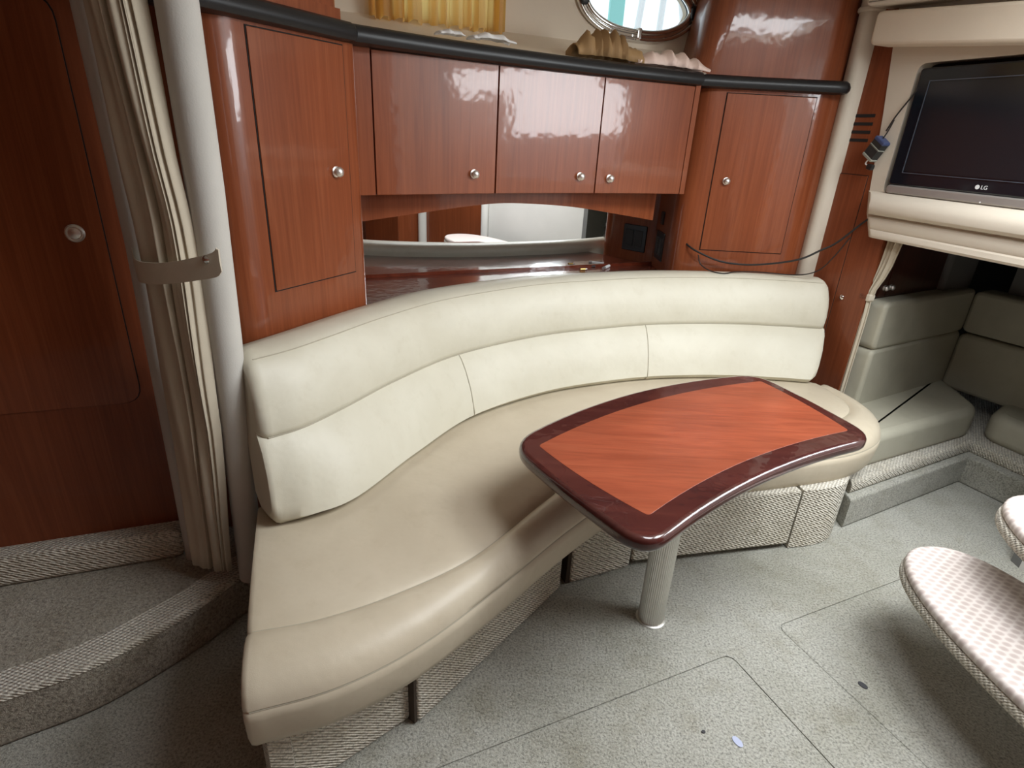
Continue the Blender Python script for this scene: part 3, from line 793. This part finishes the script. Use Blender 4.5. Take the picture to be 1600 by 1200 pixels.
# ------------------------------------------------------------------ settee
se = thing('curved_settee', 'long curved cream leather settee with a carpeted base', 'settee', (.4, 1.9, 0))
K_ = [(-.665, 1.30), (-.62, 1.46), (-.54, 1.66), (-.42, 1.85), (-.22, 2.05), (.06, 2.235), (.33, 2.37), (.60, 2.46), (.87, 2.505), (1.10, 2.51), (1.24, 2.50), (1.31, 2.48), (1.345, 2.44), (1.345, 2.425)]
C_ = [(-.513, .884), (-.387, .927), (-.238, 1.013), (-.073, 1.151), (.092, 1.377), (.235, 1.563), (.41, 1.72), (.65, 1.85), (.95, 1.935), (1.20, 2.01), (1.345, 2.10), (1.412, 2.20), (1.405, 2.31), (1.375, 2.395)]
F_ = [(-.462, .735), (-.310, .800), (-.165, .912), (-.005, 1.095), (.185, 1.335), (.335, 1.492), (.50, 1.605), (.72, 1.695), (1.0, 1.775), (1.265, 1.865), (1.425, 1.98), (1.50, 2.12), (1.49, 2.28), (1.445, 2.40)]
ns = 7
Kc, Cc, Fc_ = cr(K_, ns), cr(C_, ns), cr(F_, ns)
ZT, ZB, ZS = .425, .252, .372
def seat_row(k, c, f_, shrink=0.0):
    k, c, f_ = Vector(k), Vector(c), Vector(f_); o = (f_ - c); ln = o.length; o = o / ln
    i_ = (k - c); li = i_.length; i_ = i_ / li
    pts = []
    def P2(q, z): pts.append((q.x, q.y, z))
    P2(k, ZT - .06); P2(k, ZT); P2(c.lerp(k, .66), ZT + .004); P2(c.lerp(k, .33), ZT + .006)
    P2(c + i_ * .05, ZT + .003); P2(c + i_ * .015, ZT - .001); P2(c + i_ * .004, ZT - .007); P2(c, ZT - .009); P2(c + o * .006, ZT - .005)
    P2(c + o * .018, ZT + .002)
    P2(c + o * ln * .30, ZT + .007); P2(c + o * ln * .55, ZT + .004); P2(c + o * ln * .76, ZT - .007); P2(c + o * ln * .90, ZT - .022)
    P2(c + o * ln * .975, ZT - .040); P2(c + o * (ln - .0005), ZS + .003); P2(c + o * (ln - .004), ZS); P2(c + o * (ln + .001), ZS - .003); P2(c + o * (ln + .003), ZS - .025)
    P2(c + o * (ln - .004), ZB + .035); P2(c + o * (ln - .014), ZB + .010); P2(c + o * (ln - .034), ZB); P2(c + o * ln * .1, ZB); P2(k, ZB)
    return pts
rows = [seat_row(a, b, c) for a, b, c in zip(Kc, Cc, Fc_)]
def endcap(row, off, shr):
    cx = Vector([sum(p[i] for p in row) / len(row) for i in range(3)]); out_ = []
    for p in row:
        q = Vector(p); d_ = cx - q; d_.normalize(); out_.append(tuple(q + d_ * shr + Vector((off[0], off[1], 0))))
    return out_
lo = Vector((-.93, -.36)); ro = Vector((-.02, .05))
rows = [endcap(rows[0], lo * .012, .009), endcap(rows[0], lo * .009, .003)] + rows + [endcap(rows[-1], ro * .2, .01)]
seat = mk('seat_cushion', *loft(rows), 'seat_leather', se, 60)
# stitched piping along the nose and the crease
def line_on(cs, z, r, name, dz=0):
    return mk(name, *tube([(p[0], p[1], z) for p in cs], r, 6), 'seam', seat)
line_on([Vector(b) + (Vector(c) - Vector(b)).normalized() * ((Vector(c) - Vector(b)).length - .002) for b, c in zip(Cc, Fc_)], ZS - .0005, .0022, 'piping')
line_on([tuple(b) for b in Cc], ZT - .0095, .0018, 'piping')

Bf = [(-.575, 1.212), (-.50, 1.248), (-.411, 1.335), (-.294, 1.583), (-.133, 1.868), (.132, 2.111), (.40, 2.255), (.65, 2.345), (.947, 2.396), (1.18, 2.40), (1.325, 2.392)]
Bm = [(-.612, 1.275), (-.545, 1.345), (-.475, 1.47), (-.365, 1.69), (-.197, 1.945), (.09, 2.195), (.37, 2.345), (.64, 2.452), (.945, 2.512), (1.20, 2.522), (1.385, 2.515)]
Bt = [(-.640, 1.318), (-.575, 1.395), (-.505, 1.52), (-.395, 1.73), (-.225, 1.975), (.07, 2.235), (.35, 2.385), (.63, 2.50), (.94, 2.565), (1.20, 2.575), (1.375, 2.565)]
Tb = [(-.722, 1.408), (-.665, 1.525), (-.610, 1.640), (-.518, 1.815), (-.345, 2.075), (-.02, 2.345), (.285, 2.50), (.60, 2.625), (.93, 2.680), (1.21, 2.688), (1.360, 2.675)]
Bb = [(-.660, 1.300), (-.62, 1.42), (-.56, 1.56), (-.46, 1.76), (-.30, 1.99), (.02, 2.235), (.30, 2.38), (.60, 2.49), (.93, 2.54), (1.20, 2.545), (1.335, 2.53)]
nb = 8
cf, cm, ctp, cb, cbb = (cr(x, nb) for x in (Bf, Bm, Bt, Tb, Bb))
zF, zM, zT0, zT1 = .432, .655, .835, .862
def back_row(f_, m_, t_, b_, bb):
    f_, m_, t_, b_, bb = map(Vector, (f_, m_, t_, b_, bb)); pts = []
    def P2(q, z): pts.append((q.x, q.y, z))
    def off(q, k): n = (f_ - bb).normalized(); return q + n * k
    P2(f_.lerp(bb, .35), zF - .006); P2(f_.lerp(bb, .12), zF); P2(off(f_, .004), zF + .022); P2(off(f_.lerp(m_, .18), .012), zF + .055)
    P2(off(f_.lerp(m_, .45), .018), zF + .11); P2(off(f_.lerp(m_, .75), .015), zF + .17); P2(off(f_.lerp(m_, .93), .007), zM - .016); P2(off(m_, .001), zM - .004); P2(off(m_, -.003), zM); P2(off(m_, .002), zM + .004)
    P2(off(m_.lerp(t_, .08), .009), zM + .018); P2(off(m_.lerp(t_, .35), .017), zM + .065); P2(off(m_.lerp(t_, .7), .014), zM + .125); P2(off(m_.lerp(t_, .93), .004), zT0 - .016)
    P2(t_.lerp(b_, .03), zT0 - .002); P2(t_.lerp(b_, .12), zT0 + .012); P2(t_.lerp(b_, .32), zT0 + .024); P2(t_.lerp(b_, .6), zT1); P2(t_.lerp(b_, .85), zT1 - .004); P2(t_.lerp(b_, .97), zT1 - .018); P2(b_, zT1 - .04)
    P2(b_.lerp(bb, .25), .76); P2(bb, zF + .02); P2(bb.lerp(f_, .2), zF - .006)
    return pts
rows = [back_row(*q) for q in zip(cf, cm, ctp, cb, cbb)]
def backcap(row, d_, offs):
    c = Vector([sum(p[i] for p in row) / len(row) for i in range(3)]); res = []
    for s_, o_ in offs:
        res.append([tuple(Vector(p) + (c - Vector(p)).normalized() * s_ + Vector((d_[0] * o_, d_[1] * o_, 0))) for p in row])
    return res
ld_ = Vector((-.62, -.78)); rd_ = Vector((1, 0))
left = backcap(rows[0], ld_, ((.034, .022), (.018, .018), (.007, .010))); right = backcap(rows[-1], rd_, ((.007, .012), (.018, .022), (.036, .028)))
back = mk('backrest', *loft(left + rows + right), 'cream_leather', se, 60)
mk('piping', *tube([(p.x, p.y, zM) for p in [Vector(a) + (Vector(a) - Vector(b)).normalized() * -.001 for a, b in zip(cm, cbb)]], .0022, 6), 'seam', back)
# upright stitch lines dividing the lower half
def vseam(i):
    r_ = rows[i][1:9]
    n = (Vector(cf[i]) - Vector(cbb[i])).normalized()
    mk('stitch_line', *tube(cr([(p[0] + n.x * .0004, p[1] + n.y * .0004, p[2]) for p in r_], 3), .0016, 6), 'seam', back)
def near(x): return min(range(len(cf)), key=lambda i: abs(cf[i][0] - x))
vseam(near(-.125)); vseam(near(.585))
# top seam just behind the front edge
mk('piping', *tube([tuple(r_[15]) for r_ in rows], .0016, 6), 'seam', back)

# carpeted base panels
base = [(-.50, .895), (-.235, .992), (-.195, .992), (.205, 1.512), (.232, 1.525), (.457, 1.631), (1.075, 1.782), (1.17, 1.803), (1.25, 1.84), (1.30, 1.90), (1.325, 1.99), (1.35, 2.35)]
inner = [(-.425, .85), (-.215, 1.04), (.21, 1.58), (.457, 1.68), (1.07, 1.83), (1.22, 1.88), (1.27, 2.0), (1.29, 2.4), (.5, 2.32), (-.2, 1.95), (-.55, 1.30)]
v, f = slab(inner, 0.0, .26); mk('base_core', v, f, 'dark_base', se)  # core coloured dark so the gaps between panels look shaded
def panel(a, b, z0=.005, back_=.05, push=0, r=.008):
    fr = Fr(a, (b[0] - a[0], b[1] - a[1])); ln = (Vector(b) - Vector(a)).length
    return mk('base_panel', *fr.box(0, ln, -back_, push, z0, .262, r, 3), 'weave_carpet', se)
panel((-.458, .772), (-.205, 1.004), push=-.012)
p2 = panel((-.192, .998), (.198, 1.505), .004)
v, f = Fr((-.192, .998), (.39, .507)).box(-.008, 0, -.05, -.006, .004, .262); mk('binding', v, f, 'dark_base', p2)
p3 = panel((.232, 1.527), (.452, 1.629), .004)
v, f = Fr((.232, 1.527), (.22, .102)).box(-.014, 0, -.05, -.005, .004, .262); mk('binding', v, f, 'dark_base', p3)
panel((.456, 1.631), (1.075, 1.780), .022)
cp = [Vector(p) for p in cr([(1.079, 1.781), (1.17, 1.802), (1.25, 1.838), (1.305, 1.90), (1.33, 2.0), (1.35, 2.35)], 5)]
oi = offset2(cp, .05, False)
rows_ = [[(p.x, p.y, .004), (p.x, p.y, .262), (q.x, q.y, .262), (q.x, q.y, .004)] for p, q in zip(cp, oi)]
mk('base_panel', *loft(rows_), 'weave_carpet', se)
v, f = slab([(-.462, .775), (-.425, .80), (-.62, 1.32), (-.665, 1.31)], .006, .262); mk('base_panel', v, f, 'weave_carpet', se)

# ------------------------------------------------------------------ table
tb = thing('pedestal_table', 'small curved two-tone wooden table on a ribbed metal leg', 'table', (.52, 1.42, 0))
def outline(o0, o1, o2, o3, bb, bf, r, n=14):
    o0, o1, o2, o3 = map(Vector, (o0, o1, o2, o3))
    def q(a, b, bl):
        t = (b - a).normalized(); nn = Vector((-t.y, t.x)); return [a.lerp(b, k / n) + nn * bl * 4 * (k / n) * (1 - k / n) for k in range(n + 1)]
    edges = [q(o0, o1, bb), q(o1, o2, .012), q(o2, o3, -bf), q(o3, o0, .012)]
    res = []
    for i, e in enumerate(edges):
        ln = (e[0] - e[-1]).length; cut = r / ln
        def at(s): k = min(n - 1, int(s * n)); return e[k].lerp(e[k + 1], s * n - k)
        res.append([at(cut + (1 - 2 * cut) * k / n) for k in range(n + 1)])
    pl = []
    for i, e in enumerate(res):
        pl += e; nx = res[(i + 1) % 4][0]; cpt = edges[i][-1]
        for k in range(1, 7):
            t = k / 7; pl.append(e[-1] * (1 - t) ** 2 + cpt * 2 * t * (1 - t) + nx * t * t)
    return pl
tout = outline((.003, 1.335), (.875, 1.928), (1.058, 1.472), (.292, .925), .088, .052, .085)
tin = outline((.078, 1.322), (.862, 1.855), (.990, 1.508), (.312, 1.040), .062, .042, .012)
v, f = slab(tout, .612, .650, .014, 4); tt = mk('tabletop', v, f, 'table_rim', tb, 50)
v, f = slab(tin, .645, .6506, .0004, 1); mk('inlay', v, f, 'table_inlay', tt)
lx, ly = .482, 1.398
def legrow(z, s=1):
    n = 160; return [(lx + (.0395 + (.0007 if k % 4 < 2 else -.0007)) * s * math.cos(2 * math.pi * k / n), ly + (.0395 + (.0007 if k % 4 < 2 else -.0007)) * s * math.sin(2 * math.pi * k / n), z) for k in range(n)]
mk('leg', *loft([legrow(0), legrow(.02), legrow(.57), legrow(.585)]), 'aluminium', tb, 20)
mk('floor_socket', *lathe((lx, ly, 0), (0, 0, 1), [(.047, 0), (.047, .003), (.042, .005)], 32), 'aluminium', tb)
mk('mounting_plate', *lathe((lx, ly, .585), (0, 0, 1), [(.045, 0), (.085, .012), (.095, .027)], 32), 'aluminium', tb)

# ------------------------------------------------------------------ poles and curtain on the left
ip = thing('padded_pole', 'slim off-white padded pole between the dark door and the curtain', 'pole', (-.945, 1.398, .15))
mk('padding', *tube([(-.955, 1.402, .15), (-.940, 1.398, .45), (-.915, 1.39, 1.10), (-.915, 1.39, 1.7), (-.915, 1.39, CEIL)], [.022, .026, .031, .036, .038], 20), 'pole_cloth', ip)
op_ = thing('padded_pole', 'thick off-white padded pole between the curtain and the left cherry cabinet', 'pole', (-.73, 1.325, .15))
mk('padding', *tube([(-.745, 1.332, .15), (-.722, 1.326, .6), (-.708, 1.322, .9), (-.698, 1.320, 1.25), (-.695, 1.318, 1.65), (-.693, 1.318, CEIL)], [.034, .036, .038, .039, .040, .040], 24), 'pole_cloth', op_)
CF = Fr((-.92, 1.335), (.97, -.24))
lcu = thing('curtain', 'beige cloth curtain gathered by a strap between the two padded poles', 'curtain', (-.82, 1.31, .2))
ck = [(0, .020, .150, .016), (.25, .040, .190, .018), (.47, .055, .205, .022), (.535, .060, .205, .022), (.60, .060, .195, .024), (.80, .060, .180, .034), (1, .055, .165, .044)]
def ctp_(s):
    for a, b in zip(ck, ck[1:]):
        if s <= b[0]:
            t = (s - a[0]) / (b[0] - a[0]); return tuple(a[i] + (b[i] - a[i]) * t for i in (1, 2, 3)) + (0.015,)
    return ck[-1][1:] + (0.015,)
rnd = random.Random(11)
FOLD = [(0, -.8), (.03, 0), (.08, .5), (.2, .75), (.35, .8), (.46, .72), (.50, .98), (.53, .9), (.545, .1), (.56, -.6), (.585, .2), (.61, .75), (.72, .9), (.80, .72), (.83, .85), (.845, .2), (.86, .7), (.88, .78), (.90, .2), (.95, .35), (1, -.7)]
fc = cr([(a, b) for a, b in FOLD], 6)
rows = []
for r in range(41):
    s = r / 40; a0, a1, am, nb_ = ctp_(s); z = .205 + (CEIL - .02 - .205) * s; row = []
    drift = .05 * math.sin(s * 5)
    for q in fc:
        uu = a0 + (a1 - a0) * min(1, max(0, q.x + drift * math.sin(math.pi * q.x))); wob = .003 * math.sin(9 * s + q.x * 20) + .002 * math.sin(23 * s + 7 * q.x)
        row.append(CF.p(uu, nb_ + q.y * am + wob, z))
    rows.append(row)
cl = mk('cloth', *loft(rows, False, False), 'curtain_cloth', lcu, 80)
md = cl.modifiers.new('thick', 'SOLIDIFY'); md.thickness = .003
# strap wrapped round the curtain
sp_ = [(-.0, -.02), (.045, .020), (.075, .043), (.11, .052), (.15, .054), (.19, .053), (.235, .050), (.285, .044), (.300, .042)]
sc_ = cr(sp_, 5); rows = []
for i, q in enumerate(sc_):
    s = i / (len(sc_) - 1)
    zt = 1.105 - .018 * math.sin(math.pi * s * .9) + .052 * s ** 2.2; zb = 1.048 - .008 * math.sin(math.pi * s) + .045 * s ** 2
    if s > .97: zt -= .010
    rows.append([CF.p(q.x, q.y - .003, zb), CF.p(q.x, q.y, zb), CF.p(q.x, q.y + .0015, (zb + zt) / 2), CF.p(q.x, q.y, zt), CF.p(q.x, q.y - .003, zt)])
stp = mk('strap', *loft(rows), 'strap_cloth', lcu, 60)
v, f = lathe(CF.p(.270, .0475, 1.117), (CF.n.x, CF.n.y, 0), [(.0085, 0), (.009, .002), (.0065, .005), (.0025, .0065), (.0004, .0066)], 18); mk('snap', v, f, 'chrome', stp)

# ------------------------------------------------------------------ steps at the right
def tread(name, c, a, b, ang, z0, z1, label):
    t = thing(name, label, 'step', (c[0], c[1], z0), 'companionway treads')
    ca, sa = math.cos(ang), math.sin(ang); pl = []
    for k in range(64):
        q = 2 * math.pi * k / 64
        x = a * math.copysign(abs(math.cos(q)) ** .86, math.cos(q)); y = b * math.copysign(abs(math.sin(q)) ** .86, math.sin(q))
        pl.append((c[0] + x * ca - y * sa, c[1] + x * sa + y * ca))
    inn = [(c[0] + (x - c[0]) * .985, c[1] + (y - c[1]) * .985) for x, y in pl]
    v, f = slab(pl, z0, z1 - .028, .012, 3); mk('board', v, f, 'weave_carpet', t, 60)
    v, f = slab(inn, z1 - .032, z1, .014, 4); mk('pad', v, f, 'pad_vinyl', t, 60)
    e = SW.p(SW.u(*c), 0, 0)
    v, f = tube([(c[0], c[1], z0 + .005), (c[0] + .12, c[1] - .02, z0 - .005), (e[0], e[1], z0 - .005)], .022, 12); mk('bracket', v, f, 'black_plastic', t)
    return t
tread('stair_tread', (1.355, 1.03), .435, .200, math.radians(97), .238, .300, 'lower oval companionway tread with patterned pink-beige pad')
tread('stair_tread', (1.56, .98), .46, .225, math.radians(98), .455, .520, 'upper oval companionway tread cut by the right edge')

# ------------------------------------------------------------------ small things
def flat_blob(c, a, b, ang, h, name, mat, label, cat):
    pl = []
    for k in range(14):
        q = 2 * math.pi * k / 14; r_ = 1 + .10 * math.sin(2 * q + 1)
        x, y = a * r_ * math.cos(q), b * r_ * math.sin(q)
        pl.append((c[0] + x * math.cos(ang) - y * math.sin(ang), c[1] + x * math.sin(ang) + y * math.cos(ang)))
    v, f = slab(pl, 0.0, h, h * .3, 2); return tag(mk(name, v, f, mat), label, cat)
flat_blob((.625, .996), .0150, .0105, math.radians(-65), .0025, 'sticker', 'sticker_blue', 'tiny pale blue sticker lying on the carpet', 'sticker')
flat_blob((1.048, 1.186), .0125, .0095, math.radians(-60), .0030, 'debris', 'stain_dark', 'dark oval scrap on the carpet left of the lower tread', 'debris')
flat_blob((.544, 1.018), .005, .005, 0, .0030, 'crumb', 'stain_dark', 'tiny dark crumb on the carpet near the blue sticker', 'debris')
it = thing('cartridge_fuse', 'short white plastic piece lying on the counter by the mirror', 'hardware', (.44, 2.86, .80))
mk('body', *tube([(.425, 2.845, .8075), (.455, 2.90, .8075)], .0075, 10), 'white_plastic', it)
mk('cap', *tube([(.418, 2.833, .8075), (.426, 2.847, .8075)], .008, 10), 'silver_plastic', it)
it = thing('screwdriver', 'tiny screwdriver with clear handle lying on the counter', 'tool', (.36, 2.85, .80))
mk('handle', *tube([(.345, 2.88, .805), (.385, 2.885, .805)], .005, 10), 'black_plastic', it)
mk('shaft', *tube([(.295, 2.872, .804), (.346, 2.88, .805)], .0022, 8), 'chrome', it)
it = thing('brass_fitting', 'small brass connector on the counter near the mirror', 'hardware', (.31, 2.80, .80))
mk('body', *tube([(.30, 2.79, .806), (.325, 2.80, .806)], .006, 8), 'brass', it)
mk('collar', *tube([(.325, 2.80, .806), (.333, 2.803, .806)], .0045, 8), 'chrome', it)
